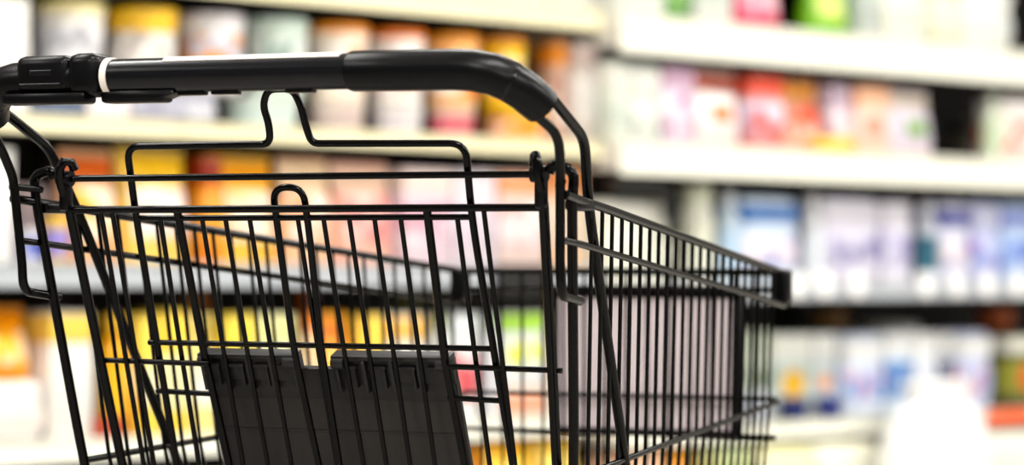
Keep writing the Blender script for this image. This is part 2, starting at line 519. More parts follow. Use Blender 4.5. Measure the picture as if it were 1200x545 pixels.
for x0, x1 in ((-0.157, -0.038), (0.004, 0.142)):
    bm = bmesh.new()
    fbox(bm, x0, x1, -0.119, -0.092, 0.001, 0.014, 0.002)
    fbox(bm, x0, x1, -0.134, -0.117, 0.009, 0.014, 0.001)
    fbox(bm, x0, x1, -0.0945, -0.0895, -0.006, 0.013, 0.0015)     # lip along the top
    n = 4
    pitch = (x1 - x0) / n
    for k in range(n + 1):                                            # upright ribs between the recesses
        xx = x0 + 0.004 + k * (x1 - x0 - 0.008) / n
        fbox(bm, xx - 0.0025, xx + 0.0025, -0.131, -0.095, -0.006, 0.004, 0.001)
    for k in range(n):
        xx = x0 + pitch * (k + 0.5)
        fbox(bm, xx - pitch * 0.30, xx + pitch * 0.30, -0.1055, -0.102, -0.0045, 0.003, 0.001)
        fbox(bm, xx + pitch * 0.16, xx + pitch * 0.26, -0.126, -0.104, -0.0045, 0.003, 0.001)
    for xx in (x0 + 0.008, x1 - 0.008):
        c = F(xx, -0.100, -0.003)
        tube(bm, [c - Vector((0.007, 0, 0)), c + Vector((0.007, 0, 0))], 0.007, 14)
    link('hinge_housing', bm, m_flap2, flap, 40)

# basket sides, front, floor ------------------------------------------------------------
D = 0.91
def rim(s, t):
    return V(s * (0.311 + (0.226 - 0.311) * t), 0.045 + (D - 0.045) * t, 0.067 + (-0.003 - 0.067) * t)
def midp(s, t):
    return V(s * (0.290 + (0.2215 - 0.290) * t), 0.085 + (D - 0.085) * t, -0.210 + 0.040 * t)
def lowp(s, t):
    return V(s * (0.266 + (0.213 - 0.266) * t), 0.13 + (D - 0.02 - 0.13) * t, -0.385 + 0.020 * t)
for s in (1, -1):
    bm = bmesh.new()
    tube(bm, fillet([V(s * 0.3185, -0.036, 0.073), V(s * 0.3115, 0.02, 0.0685), rim(s, 0.03), rim(s, 0.985)], 0.02, 4), 0.0042, 12)
    side = link('side_panel', bm, m_wire, cart, 60)
    bm = bmesh.new()
    tube(bm, fillet([V(s * 0.314, -0.032, 0.0285), V(s * 0.312, 0.02, 0.025), V(s * 0.231, D, -0.045)], 0.02, 3), 0.0032, 10)
    link('second_rail', bm, m_wire, side, 60)
    bm = bmesh.new()
    tube(bm, [midp(s, -0.02), midp(s, 1.0)], 0.0030, 10)
    link('middle_rail', bm, m_wire, side, 60)
    bm = bmesh.new()
    tube(bm, [lowp(s, 0), lowp(s, 1)], 0.0032, 10)
    link('bottom_rail', bm, m_wire, side, 60)
    bm = bmesh.new()
    for k in range(1, 24):
        t = (k - 0.35) / 23.5
        o = Vector((s * -0.0035, 0, 0))
        tube(bm, [rim(s, t) + o, midp(s, t) + o * 0.8, lowp(s, t) + o], 0.0021, 8)
    link('side_wires', bm, m_wire, side, 60)

bm = bmesh.new()
tube(bm, [V(-0.226, D, -0.003), V(0.226, D, -0.003)], 0.0042, 12)
front = link('front_panel', bm, m_wire, cart, 60)
for z, r in ((-0.026, .0028), (-0.166, .0026), (-0.2155, .0028), (-0.365, .003)):
    bm = bmesh.new()
    xw = 0.226 - 0.012 * (-z / 0.365)
    tube(bm, [V(-xw, D, z), V(xw, D, z)], r, 10)
    link('front_rail', bm, m_wire, front, 60)
bm = bmesh.new()
for k in range(1, 15):
    x = -0.225 + k * 0.03
    tube(bm, [V(x, D - 0.0045, -0.003), V(x * 0.97, D - 0.0045, -0.365)], 0.0021, 8)
link('front_wires', bm, m_wire, front, 60)
for s in (1, -1):
    bm = bmesh.new()
    vs = box(bm, V(s * 0.228, D + 0.004, -0.022), (0.020, 0.028, 0.046), 0.006, 3)
    link('corner_bumper', bm, m_sleeve, cart, 40)
bm = bmesh.new()
box(bm, V(0.037, D + 0.011, -0.122), (0.250, 0.003, 0.176), 0.0005)
ad = link('advert_board', bm, m_ad, cart)
ad['label'] = 'plain blush pink board in a black frame on the cart front'
bm = bmesh.new()
box(bm, V(0.037, D + 0.012, -0.029), (0.264, 0.013, 0.016), 0.002)
box(bm, V(0.037, D + 0.012, -0.2145), (0.264, 0.012, 0.011), 0.002)
box(bm, V(0.1655, D + 0.012, -0.122), (0.009, 0.012, 0.19), 0.002)
box(bm, V(-0.0915, D + 0.012, -0.122), (0.009, 0.012, 0.19), 0.002)
link('board_frame', bm, m_sleeve, ad, 40)
bm = bmesh.new()
tube(bm, [lowp(-1, 0.01), lowp(1, 0.01)], 0.0032, 8)
for k in range(1, 24):
    t = k / 24
    tube(bm, [lowp(-1, t), lowp(1, t)], 0.0022, 8)
for k in range(-3, 4):
    tube(bm, [Vector((k * 0.066, lowp(1, 0).y, lowp(1, 0).z - 0.005)), Vector((k * 0.054, lowp(1, 1).y, lowp(1, 1).z - 0.005))], 0.0028, 8)
link('basket_floor', bm, m_wire, cart, 60)

# chassis and castors ------------------------------------------------------------
bm = bmesh.new()
for s in (1, -1):
    tube(bm, [V(s * 0.270, 0.06, -0.690), V(s * 0.238, 0.500, -0.656), V(s * 0.20, 0.84, -0.656)], 0.011, 12)
    tube(bm, [V(s * 0.2175, 0.60, -0.656), V(s * 0.232, 0.50, -0.53), V(s * 0.228, 0.44, -0.382)], 0.006, 10)
tube(bm, [V(-0.20, 0.84, -0.656), V(0.20, 0.84, -0.656)], 0.011, 12)
tube(bm, [V(-0.25, 0.34, -0.668), V(0.25, 0.34, -0.668)], 0.008, 12)
for s in (1, -1):
    tube(bm, [V(s * 0.21, 0.80, -0.655), V(s * 0.208, 0.82, -0.372)], 0.006, 10)
link('chassis', bm, m_wire, cart, 50)
for sx in (1, -1):
    for (x, y, zt) in ((0.270, 0.075, -0.692), (0.20, 0.83, -0.664)):
        bm = bmesh.new()
        r = 0.056
        prof = [(-0.014, 0.016), (-0.014, r * 0.55), (-0.012, r * 0.8), (-0.015, r * 0.86), (-0.013, r), (0.013, r), (0.015, r * 0.86), (0.012, r * 0.8), (0.014, r * 0.55), (0.014, 0.016)]
        rings = []
        for xx, rr in prof:
            rings.append([bm.verts.new((sx * x + xx, y - 0.025 + rr * math.cos(2 * PI * k / 28), r + rr * math.sin(2 * PI * k / 28))) for k in range(28)])
        for a, b in zip(rings, rings[1:] + rings[:1]):
            for k in range(28):
                bm.faces.new((a[k], a[(k + 1) % 28], b[(k + 1) % 28], b[k]))
        ca = link('caster', bm, m_rub, cart, 40)
        bm = bmesh.new()
        top = Z0 + zt - 0.008
        for q in (-1, 1):
            vs = box(bm, (sx * x + q * 0.019, y - 0.013, (r - 0.012 + top) / 2), (0.004, 0.034, top - r + 0.012), 0.0015)
        box(bm, (sx * x, y - 0.006, top - 0.002), (0.042, 0.046, 0.006), 0.002)
        tube(bm, [Vector((sx * x - 0.024, y - 0.025, r)), Vector((sx * x + 0.024, y - 0.025, r))], 0.006, 12)
        tube(bm, [Vector((sx * x, y, top)), Vector((sx * x, y, top + 0.014))], 0.012, 14)
        link('fork', bm, m_zinc, ca, 40)
bpy.context.view_layer.update()

# ------------------------------------------------------------------ goods on the shelves
def art(label, ink):
    return pprint(label, ink) if ink else pm(label)

def tub(root, w, d, h, body, lid, label, spot, ink=None):
    r = w / 2
    bm = bmesh.new()
    lathe(bm, [(0, 0), (r * 0.80, 0), (r * 0.84, h * 0.02), (r * 0.955, h * 0.84), (r * 0.99, h * 0.85), (r * 0.99, h * 0.875), (0, h * 0.875)])
    link('tub_body', bm, pm(body), root, 35)
    bm = bmesh.new()
    lathe(bm, [(0, h * 0.876), (r * 0.97, h * 0.876), (r, h * 0.88), (r, h * 0.965), (r * 0.975, h * 0.985), (r * 0.9, h * 0.985), (r * 0.88, h * 0.965), (0, h * 0.965)])
    link('lid', bm, pm(lid), root, 35)
    if label:
        bm = bmesh.new()
        f = lambda t: r * (0.84 + 0.115 * t) + 0.0012
        n = 28
        z0, z1 = 0.16, 0.72
        lathe(bm, [(f(z0) - 0.001, h * z0), (f(z0), h * z0), (f(z1), h * z1), (f(z1) - 0.001, h * z1)], n)
        lb = link('label', bm, art(label, ink), root, 35)
        if spot:
            emblem(lb, f(0.44) + 0.0008, h * 0.44, min(r * 0.5, h * 0.18), spot, curved=True)

def emblem(lb, y, z, r, col, curved=False, fx=0.0):
    """a printed oval lying on the label, following its curve when the label is round"""
    bm = bmesh.new()
    nr, na = 4, 20
    rings = []
    for off in (0.0, -0.0008):
        c = None
        grid = []
        for i in range(1, nr + 1):
            ring = []
            for k in range(na):
                a = 2 * PI * k / na
                x, zz = r * 1.35 * i / nr * math.cos(a), r * i / nr * math.sin(a)
                if curved:
                    p = ((y + off) * math.sin(x / y), -(y + off) * math.cos(x / y), z + zz)
                else:
                    p = (fx + x, -(y + off), z + zz)
                ring.append(bm.verts.new(p))
            grid.append(ring)
        c = bm.verts.new((0 if curved else fx, -(y + off), z))
        for k in range(na):
            bm.faces.new((c, grid[0][k], grid[0][(k + 1) % na]))
            for i in range(nr - 1):
                bm.faces.new((grid[i][k], grid[i + 1][k], grid[i + 1][(k + 1) % na], grid[i][(k + 1) % na]))
        rings.append(grid[-1])
    for k in range(na):
        bm.faces.new((rings[0][k], rings[0][(k + 1) % na], rings[1][(k + 1) % na], rings[1][k]))
    link('label_emblem', bm, pm(col), lb, 35)

def carton(root, w, d, h, body, lid, label, spot, ink=None):
    bm = bmesh.new()
    box(bm, (0, 0, h / 2), (w, d, h), 0.003)
    box(bm, (0, 0, h + 0.0006), (w * 0.96, d * 0.08, 0.0012))
    link('carton_body', bm, pm(body), root, 35)
    if lid:
        bm = bmesh.new()
        box(bm, (0, 0, h * 0.87), (w + 0.0024, d + 0.0024, h * 0.22), 0.002)
        link('top_band', bm, pm(lid), root, 35)
    if label:
        bm = bmesh.new()
        box(bm, (0, 0, h * 0.42), (w + 0.002, d + 0.002, h * 0.46), 0.002)
        lb = link('label', bm, art(label, ink), root, 35)
        if spot:
            emblem(lb, d / 2 + 0.0018, h * 0.42, min(w * 0.24, h * 0.17), spot)

def bottle(root, w, d, h, body, lid, label, spot, ink=None):
    r = w / 2
    bm = bmesh.new()
    lathe(bm, [(0, 0.004), (r * 0.7, 0.003), (r * 0.9, 0), (r, h * 0.03), (r, h * 0.10), (r * 0.97, h * 0.12), (r * 0.97, h * 0.6), (r, h * 0.62), (r * 0.98, h * 0.68),
               (r * 0.8, h * 0.77), (r * 0.48, h * 0.83), (r * 0.42, h * 0.85), (r * 0.42, h * 0.88), (0, h * 0.88)])
    link('bottle_body', bm, pm(body, 0.25), root, 40)
    bm = bmesh.new()
    lathe(bm, [(0, h * 0.86), (r * 0.5, h * 0.86), (r * 0.52, h * 0.87), (r * 0.52, h * 0.975), (r * 0.46, h), (0, h)])
    link('cap', bm, pm(lid or body), root, 35)
    if label:
        bm = bmesh.new()
        q = r * 0.97 + 0.0012
        lathe(bm, [(q - 0.001, h * 0.14), (q, h * 0.14), (q, h * 0.58), (q - 0.001, h * 0.58)])
        lb = link('label', bm, art(label, ink), root, 35)
        if spot:
            emblem(lb, q + 0.0008, h * 0.36, min(r * 0.45, h * 0.12), spot, curved=True)

def pouch(root, w, d, h, body, lid, label, spot, ink=None):
    """a stand-up bag: full at the bottom, flattened to a crimped seal at the top"""
    def thick(u, v):
        s = max(0.0, 1 - abs(2 * u - 1) ** 3.2) ** 0.5
        g = (1 - max(0.0, (v - 0.25) / 0.69) ** 1.7) if v < 0.94 else 0.0
        return 0.0025 + d / 2 * s * max(0.0, g) * (0.82 + 0.18 * min(1, v / 0.2))
    def sheet(u0, u1, v0, v1, off, nu, nv, back):
        bm = bmesh.new()
        gr = []
        for side in ((-1, 1) if back else (-1, -0.9)):
            g = []
            for j in range(nv + 1):
                row = []
                for i in range(nu + 1):
                    u, v = u0 + (u1 - u0) * i / nu, v0 + (v1 - v0) * j / nv
                    wob = 0.004 * math.sin(9 * u + 7 * v) * (1 - v)
                    x = (u - 0.5) * w * (1 - 0.05 * math.sin(PI * v))
                    y = side * (thick(u, v) + off + wob * (1 if 0.05 < u < 0.95 else 0)) if back or side == -1 else -(thick(u, v) + off + wob * (1 if 0.05 < u < 0.95 else 0)) + 0.001
                    row.append(bm.verts.new((x, y, v * h)))
                g.append(row)
            gr.append(g)
        for g in gr:
            for j in range(nv):
                for i in range(nu):
                    bm.faces.new((g[j][i], g[j][i + 1], g[j + 1][i + 1], g[j + 1][i]))
        a, b = gr
        rim = [(0, i) for i in range(nu + 1)] + [(j, nu) for j in range(1, nv + 1)] + [(nv, i) for i in range(nu - 1, -1, -1)] + [(j, 0) for j in range(nv - 1, 0, -1)]
        for p, q in zip(rim, rim[1:] + rim[:1]):
            bm.faces.new((a[p[0]][p[1]], a[q[0]][q[1]], b[q[0]][q[1]], b[p[0]][p[1]]))
        return bm
    link('bag', sheet(0, 1, 0, 1, 0, 14, 16, True), pm(body, 0.32), root, 50)
    if lid:
        link('top_strip', sheet(0.02, 0.98, 0.74, 0.93, 0.0012, 12, 6, True), pm(lid, 0.32), root, 50)
    if label:
        lb = link('label', sheet(0.08, 0.92, 0.22, 0.66, 0.0014, 12, 8, False), art(label, ink), root, 50)
        if spot:
            link('label_emblem', sheet(0.3, 0.72, 0.34, 0.54, 0.0026, 6, 5, False), pm(spot, 0.32), lb, 50)

def jar(root, w, d, h, body, lid, label, spot, ink=None):
    r = w / 2
    bm = bmesh.new()
    lathe(bm, [(0, 0), (r * 0.85, 0), (r * 0.97, h * 0.03), (r, h * 0.07), (r, h * 0.66), (r * 0.94, h * 0.74), (r * 0.80, h * 0.78), (r * 0.80, h * 0.82), (0, h * 0.82)])
    link('jar_body', bm, pm(body, 0.2), root, 40)
    bm = bmesh.new()
    lathe(bm, [(0, h * 0.8), (r * 0.86, h * 0.8), (r * 0.88, h * 0.82), (r * 0.88, h * 0.97), (r * 0.84, h), (0, h)])
    link('lid', bm, pm(lid or body), root, 35)
    if label:
        bm = bmesh.new()
        q = r + 0.0012
        lathe(bm, [(q - 0.001, h * 0.14), (q, h * 0.14), (q, h * 0.62), (q - 0.001, h * 0.62)])
        lb = link('label', bm, art(label, ink), root, 35)
        if spot:
            emblem(lb, q + 0.0008, h * 0.38, min(r * 0.45, h * 0.15), spot, curved=True)

def pack(root, w, d, h, body, lid, label, spot, ink=None):
    """shrink-wrapped multipack: rows of rolls showing through as soft bulges, a printed belt round the middle"""
    bm = bmesh.new()
    box(bm, (0, 0, h / 2), (w, d, h), min(w, d, h) * 0.16, 4)
    link('wrap', bm, pm(body, 0.3), root, 50)
    b = min(w, d, h) * 0.155
    if lid:
        bm = bmesh.new()
        box(bm, (0, 0, h * 0.8), (w + 0.002, d + 0.002, h * 0.2), 0.006, 2)
        link('top_band', bm, pm(lid, 0.3), root, 50)
    if label:
        bm = bmesh.new()
        box(bm, (0, 0, h * 0.36), (w + 0.0024, d + 0.0024, h * 0.34), 0.006, 2)
        lb = link('label', bm, art(label, ink), root, 50)
        if spot:
            emblem(lb, d / 2 + 0.0022, h * 0.36, min(w * 0.25, h * 0.13), spot)

KINDS = {'plastic_tub': (tub, 'tub'), 'carton': (carton, 'carton'), 'bottle': (bottle, 'bottle'), 'pouch': (pouch, 'bag'), 'jar': (jar, 'jar'), 'wrapped_pack': (pack, 'pack')}

# kind, x, y of the front, z, width, depth, height, colours (body, top, label, emblem), group, label
GOODS = [
    ('carton', -1.483, 0.03, 1.16, 0.183, 0.15, 0.245, ('f6f4f0', None, 'ece8e6', None), 'cartons on the upper left shelf', 'tall plain white carton at the left end of the upper shelf, above the handle end'),
    ('carton', -1.315, 0.03, 1.16, 0.129, 0.2, 0.068, ('66748c', None, '5b6880', '7c889c'), 'low packs on the upper left shelf', 'slate blue low box under the handle end, on the upper shelf'),
    ('carton', -1.185, 0.03, 1.16, 0.109, 0.2, 0.07, ('f0e6e6', None, 'f3ecec', None), 'low packs on the upper left shelf', 'pinkish white low box between slate blue and lilac grey boxes under the handle'),
    ('carton', -1.008, 0.03, 1.16, 0.224, 0.2, 0.068, ('a3a3b0', None, 'b3b3c2', '9a9aaa'), 'low packs on the upper left shelf', 'lilac grey wide low box below the cart handle, left of its wire hump'),
    ('plastic_tub', -0.688, 0.03, 1.16, 0.178, 0.178, 0.07, ('dfeae4', 'eef3ef', 'd6e4de', None), 'low packs on the upper left shelf', 'low mint white tub seen through the wire hump under the handle'),
    ('plastic_tub', -0.479, 0.03, 1.16, 0.132, 0.132, 0.07, ('e9d8cd', 'efe6e0', 'cdbcb8', None), 'low packs on the upper left shelf', 'low pinkish tub right of the wire hump, under the handle'),
    ('plastic_tub', -0.292, 0.03, 1.16, 0.125, 0.125, 0.07, ('f0eef0', 'f3f0ea', 'dcd6da', None), 'low packs on the upper left shelf', 'low white tub under the right half of the cart handle'),
    ('plastic_tub', -0.12, 0.03, 1.16, 0.111, 0.111, 0.07, ('e8c9b8', 'f0dfd2', 'd2707f', None), 'low packs on the upper left shelf', 'low peach tub with a pink label under the handle bend'),
    ('plastic_tub', 0.116, 0.03, 1.16, 0.161, 0.161, 0.074, ('f2b51c', 'f5c93a', 'f0a010', 'e77a1a'), 'low packs on the upper left shelf', 'low golden yellow tub below the bent handle end'),
    ('plastic_tub', -1.235, 0.035, 1.2325, 0.153, 0.136, 0.175, ('f4efe4', 'fff0b0', 'f1eff2', 'b9b9bf'), 'tubs on the upper left shelf', 'white tub with a grey printed label, first tub right of the plain white carton'),
    ('plastic_tub', -1.041, 0.035, 1.2325, 0.163, 0.144, 0.175, ('f2c648', 'ffc83c', 'f2eee8', 'b3aaa8'), 'tubs on the upper left shelf', 'yellow tub with a white label, above the collar of the cart handle'),
    ('plastic_tub', -0.849, 0.035, 1.2325, 0.156, 0.138, 0.175, ('f1eef0', 'e9e4e8', 'c9c8d6', 'e6a04a'), 'tubs on the upper left shelf', 'white tub with a lilac grey label, right of the yellow tub'),
    ('plastic_tub', -0.662, 0.035, 1.2325, 0.151, 0.133, 0.178, ('dce8df', 'cfe0d8', 'e6efe9', '9fb0a8'), 'tubs on the upper left shelf', 'pale mint tub above the wire hump of the child seat'),
    ('plastic_tub', -0.474, 0.035, 1.2325, 0.149, 0.132, 0.176, ('fff0e0', 'ff9a1e', 'f3ece6', 'e8b58a'), 'tubs on the upper left shelf', 'orange-lidded tub with a cream body, next to the pale mint tub'),
    ('plastic_tub', -0.292, 0.035, 1.2325, 0.139, 0.123, 0.174, ('fbf3ee', 'ff8616', 'f3eeee', 'd9b7a8'), 'tubs on the upper left shelf', 'orange-lidded tub with a white body, middle one of the three orange lids'),
    ('plastic_tub', -0.112, 0.035, 1.2325, 0.137, 0.121, 0.174, ('ffc890', 'ffa026', 'f3dfc9', 'e9883a'), 'tubs on the upper left shelf', 'orange-lidded tub with a peach body, rightmost of the three orange lids'),
    ('plastic_tub', 0.056, 0.04, 1.2369999999999999, 0.114, 0.101, 0.17, ('ffd03a', 'ffa020', 'f6d26a', 'e2701c'), 'tubs on the upper left shelf', 'amber yellow tub right above the bend of the cart handle'),
    ('carton', 0.2208, 0.05, 1.16, 0.042, 0.063, 0.25, ('c9aa98', 'e89a3a', 'd9c4b8', 'a98274'), 'cartons on the upper left shelf', 'brownish carton with an orange top, last on the upper left shelf'),
    ('carton', 0.2808, 0.02, 1.163, 0.072, 0.12, 0.24, ('cbc3bd', 'b9a9a4', 'ddd8d4', None), 'packs on the upper right shelf', 'greyish pink carton at the left end of the tall white rail'),
    ('wrapped_pack', 0.357, -0.03, 1.163, 0.074, 0.07, 0.2, ('dfe3da', 'e9e9e2', 'cfd6cc', None), 'packs on the upper right shelf', 'pale grey green pack, left one of a pair above the cart side'),
    ('wrapped_pack', 0.452, -0.03, 1.163, 0.101, 0.071, 0.198, ('d9ddd6', 'efeee8', 'e6e6e0', 'c3c9bf'), 'packs on the upper right shelf', 'pale grey green pack with a whiter label, right one of a pair'),
    ('carton', 0.571, -0.03, 1.163, 0.117, 0.082, 0.195, ('dccbdb', 'c9a9bf', 'e6d9e6', 'b76f9a'), 'packs on the upper right shelf', 'lavender pink carton between the pale packs and the red-topped bag'),
    ('pouch', 0.74, -0.03, 1.163, 0.199, 0.1, 0.2, ('eee2de', 'b5563f', 'f3efee', 'ea7a1c'), 'packs on the upper right shelf', 'white bag with a brick red top and a bright orange patch'),
    ('carton', 0.919, -0.03, 1.163, 0.132, 0.11, 0.19, ('d99a98', 'd2553a', 'd8c3d8', 'c9685a'), 'packs on the upper right shelf', 'rose red carton with a lilac panel beside the brick-red-topped bag'),
    ('pouch', 1.12, -0.003, 1.163, 0.174, 0.09, 0.195, ('e7b7a0', 'f0a83a', 'e08a70', 'd9582f'), 'packs on the upper right shelf', 'salmon bag with an amber top in the middle of the upper right shelf'),
    ('carton', 1.2642, -0.003, 1.163, 0.084, 0.1, 0.185, ('d9c9dd', None, 'e3d3df', 'c9a2b6'), 'packs on the upper right shelf', 'narrow lilac carton right of the salmon bag'),
    ('carton', 1.194, -0.047, 1.163, 0.15, 0.038, 0.04, ('f0cf55', None, 'edbd33', None), 'packs on the upper right shelf', 'low yellow box at the shelf edge in front of the narrow lilac carton'),
    ('carton', 1.376, -0.03, 1.163, 0.133, 0.1, 0.185, ('efcdb8', 'e8b89a', 'f0ddd2', 'd9a08c'), 'packs on the upper right shelf', 'peach carton left of the pack with a green round'),
    ('pouch', 1.57, -0.03, 1.163, 0.216, 0.1, 0.185, ('e3d6dd', 'efe3d3', 'cfc8d6', '6f9a2c'), 'packs on the upper right shelf', 'cream-topped lilac bag with a leaf green round on its front'),
    ('bottle', 1.964, -0.03, 1.163, 0.056, 0.056, 0.19, ('dfe6d3', 'e9efe0', 'cfdcc0', None), 'packs on the upper right shelf', 'pale green bottle standing right of the dark gap'),
    ('carton', 2.0877, -0.03, 1.163, 0.185, 0.1, 0.18, ('f0e6e0', 'efe9e6', 'e2684a', 'f3efe9'), 'packs on the upper right shelf', 'white carton with an orange red belt at the right end of the upper shelf'),
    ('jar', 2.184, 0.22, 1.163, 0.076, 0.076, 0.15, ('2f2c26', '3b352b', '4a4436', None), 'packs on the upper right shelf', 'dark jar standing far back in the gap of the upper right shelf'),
    ('carton', -0.207, 0.04, 1.486, 0.236, 0.16, 0.22, ('e9e9e2', None, 'dfe0dc', None), 'goods on the top shelf', 'pale carton on the top shelf above the orange lids'),
    ('carton', 0.042, 0.04, 1.486, 0.231, 0.16, 0.22, ('dde2de', None, 'e9eae6', None), 'goods on the top shelf', 'grey white carton on the top shelf above the handle bend'),
    ('carton', 0.2545, 0.04, 1.486, 0.161, 0.16, 0.22, ('e9e6e0', None, 'd5dad4', None), 'goods on the top shelf', 'cream carton at the right end of the top left shelf'),
    ('carton', 0.425, -0.03, 1.477, 0.174, 0.12, 0.2, ('e7e7e0', 'd6dcd0', 'dfe3dd', None), 'goods on the top shelf', 'pale grey carton at the left end of the thick top rail'),
    ('pouch', 0.574, -0.03, 1.477, 0.097, 0.07, 0.2, ('6f9a5a', 'e6ead8', '88ad6c', None), 'goods on the top shelf', 'green bag on the top shelf left of the pink red one'),
    ('carton', 0.707, -0.03, 1.477, 0.14, 0.12, 0.2, ('e3e3dc', None, 'd3d8d3', None), 'goods on the top shelf', 'white carton between the green bag and the pink red bag'),
    ('pouch', 0.908, -0.03, 1.477, 0.184, 0.1, 0.2, ('d65a78', 'c93f5f', 'e28aa0', 'f0c9d2'), 'goods on the top shelf', 'pink red bag on the top shelf'),
    ('pouch', 1.208, -0.03, 1.477, 0.151, 0.1, 0.18, ('7cb82e', '5f9a22', '93c944', 'd8e08a'), 'goods on the top shelf', 'bright leaf green bag on the top shelf right of the dark gap'),
    ('carton', 1.353, -0.03, 1.477, 0.087, 0.1, 0.19, ('cfd3cf', None, 'bcc3bf', None), 'goods on the top shelf', 'narrow grey carton right of the bright green bag'),
    ('wrapped_pack', 1.519, -0.03, 1.477, 0.206, 0.14, 0.2, ('eeefe6', 'f3f3ec', 'e3e6d8', None), 'goods on the top shelf', 'cream wrapped pack, left of the two at the top right'),
    ('carton', 1.705, -0.03, 1.477, 0.125, 0.12, 0.2, ('e6e6cc', 'd9d79a', 'efefdd', None), 'goods on the top shelf', 'cream carton with a pale olive top on the top shelf'),
    ('wrapped_pack', 1.906, -0.03, 1.477, 0.238, 0.14, 0.19, ('f0f0ea', 'eef0ee', 'dfe3e0', None), 'goods on the top shelf', 'white wrapped pack, right of the two at the top right'),
    ('carton', -1.507, 0.03, 0.857, 0.157, 0.2, 0.235, ('f6f4f2', None, 'f1eef0', None), 'packs on the middle left shelf', 'tall blank white carton at the left picture edge, behind the bent frame tube'),
    ('plastic_tub', -1.368, 0.03, 0.857, 0.053, 0.053, 0.075, ('e6e6ee', 'cfc9c9', '3f5fc0', '2a3f9a'), 'packs on the middle left shelf', 'small tub with a strong blue label behind the left frame loop'),
    ('plastic_tub', -1.302, 0.03, 0.857, 0.05, 0.05, 0.1, ('e0c06a', 'e9c04a', 'a59ad6', None), 'packs on the middle left shelf', 'small yellow tub with a violet label behind the left hinge'),
    ('carton', -1.256, 0.15, 0.857, 0.127, 0.1, 0.165, ('c9b9bb', None, 'bcaeb4', None), 'packs on the middle left shelf', 'greyish pink carton in the shadow behind the small blue tub'),
    ('pouch', -1.205, 0.03, 0.857, 0.14, 0.12, 0.24, ('e9b98e', 'c9621a', 'efd0b0', 'e6b040'), 'packs on the middle left shelf', 'peach bag with a burnt orange top, first full bag right of the left hinge'),
    ('pouch', -1.032, 0.03, 0.857, 0.185, 0.12, 0.25, ('f2d27a', 'f4c430', 'f3dccf', 'e7c7b9'), 'packs on the middle left shelf', 'yellow bag with a pale peach label inside the left corner of the child seat frame'),
    ('carton', -0.8852, 0.05, 0.857, 0.047, 0.1, 0.235, ('d98a2a', '8f2f14', 'e3a24a', None), 'packs on the middle left shelf', 'narrow carton with a dark red top between two yellow bags'),
    ('pouch', -0.774, 0.03, 0.857, 0.169, 0.12, 0.24, ('eebf5a', 'f0a51c', 'f0c9a0', 'e7d3c6'), 'packs on the middle left shelf', 'golden bag behind the hairpin wire loop'),
    ('pouch', -0.6, 0.03, 0.857, 0.15, 0.1, 0.24, ('efc8a8', 'f0d9b8', 'eec4ac', 'e79a70'), 'packs on the middle left shelf', 'peach pink bag just right of the hairpin wire loop'),
    ('pouch', -0.426, 0.03, 0.857, 0.175, 0.1, 0.235, ('eebfae', 'f0d3bc', 'edc0b8', 'd98f8c'), 'packs on the middle left shelf', 'pink bag behind the middle right of the gate'),
    ('carton', -0.249, 0.03, 0.857, 0.154, 0.12, 0.225, ('e6d3da', 'efe0d8', 'e3d0da', 'd0a9b6'), 'packs on the middle left shelf', 'lilac pink carton left of the right child seat leg'),
    ('carton', -0.092, 0.03, 0.857, 0.136, 0.12, 0.225, ('e3d9df', None, 'ddd2dc', None), 'packs on the middle left shelf', 'pale lilac carton behind the right child seat leg'),
    ('carton', 0.068, 0.03, 0.857, 0.159, 0.12, 0.225, ('e9d4cd', 'e6a47a', 'e3cfd0', 'd9a9a0'), 'packs on the middle left shelf', 'pale pink carton with a salmon orange top behind the right gate post'),
    ('carton', 0.248, 0.05, 0.857, 0.122, 0.12, 0.24, ('efcdae', 'e9a068', 'f0dcc8', None), 'packs on the middle left shelf', 'sandy peach carton behind the right frame tubes'),
    ('wrapped_pack', 0.45, 0.0, 0.817, 0.245, 0.18, 0.205, ('f0efe3', 'f3f2ea', 'e6e6d9', None), 'packs on the middle right shelf', 'cream wrapped pack above the front half of the cart side'),
    ('jar', 0.724, 0.0, 0.817, 0.09, 0.09, 0.25, ('e9e9dd', 'd9dcc9', 'dfe0d2', None), 'packs on the middle right shelf', 'cream jar with a greenish lid beside the dark gap'),
    ('bottle', 0.837, 0.0, 0.817, 0.066, 0.066, 0.235, ('d3e2f0', 'e9eef3', 'c3d9ee', None), 'packs on the middle right shelf', 'pale sky blue bottle left of the bright blue pack'),
    ('wrapped_pack', 0.9802, 0.0, 0.817, 0.214, 0.15, 0.225, ('d6e2f2', '2a6fb5', 'e6dbe9', '2f4fa8'), 'packs on the middle right shelf', 'white and bright blue wrapped pack above the front corner of the cart'),
    ('bottle', 1.177, 0.0, 0.817, 0.057, 0.057, 0.235, ('eef0f3', 'f3f3f3', 'e9eef3', None), 'packs on the middle right shelf', 'slim white bottle right of the bright blue pack'),
    ('wrapped_pack', 1.3262, 0.0, 0.817, 0.236, 0.15, 0.23, ('e3e0ee', 'e9e6f0', 'bdb8d2', '8682a8'), 'packs on the middle right shelf', 'white lilac pack with a grey lilac label, middle of the right shelf'),
    ('carton', 1.524, 0.0, 0.817, 0.121, 0.12, 0.22, ('e9e6f0', None, 'c9c5de', '9d98bd'), 'packs on the middle right shelf', 'pale lilac carton right of the grey-labelled pack'),
    ('bottle', 1.699, 0.0, 0.817, 0.069, 0.069, 0.225, ('dfe3ee', 'e6e9f0', '356578', None), 'packs on the middle right shelf', 'white bottle with a dark teal label'),
    ('wrapped_pack', 1.8015, 0.0, 0.817, 0.13, 0.14, 0.225, ('dfe0f0', '202f90', 'e6dce6', '2a3898'), 'packs on the middle right shelf', 'narrow pack with a navy blue top band'),
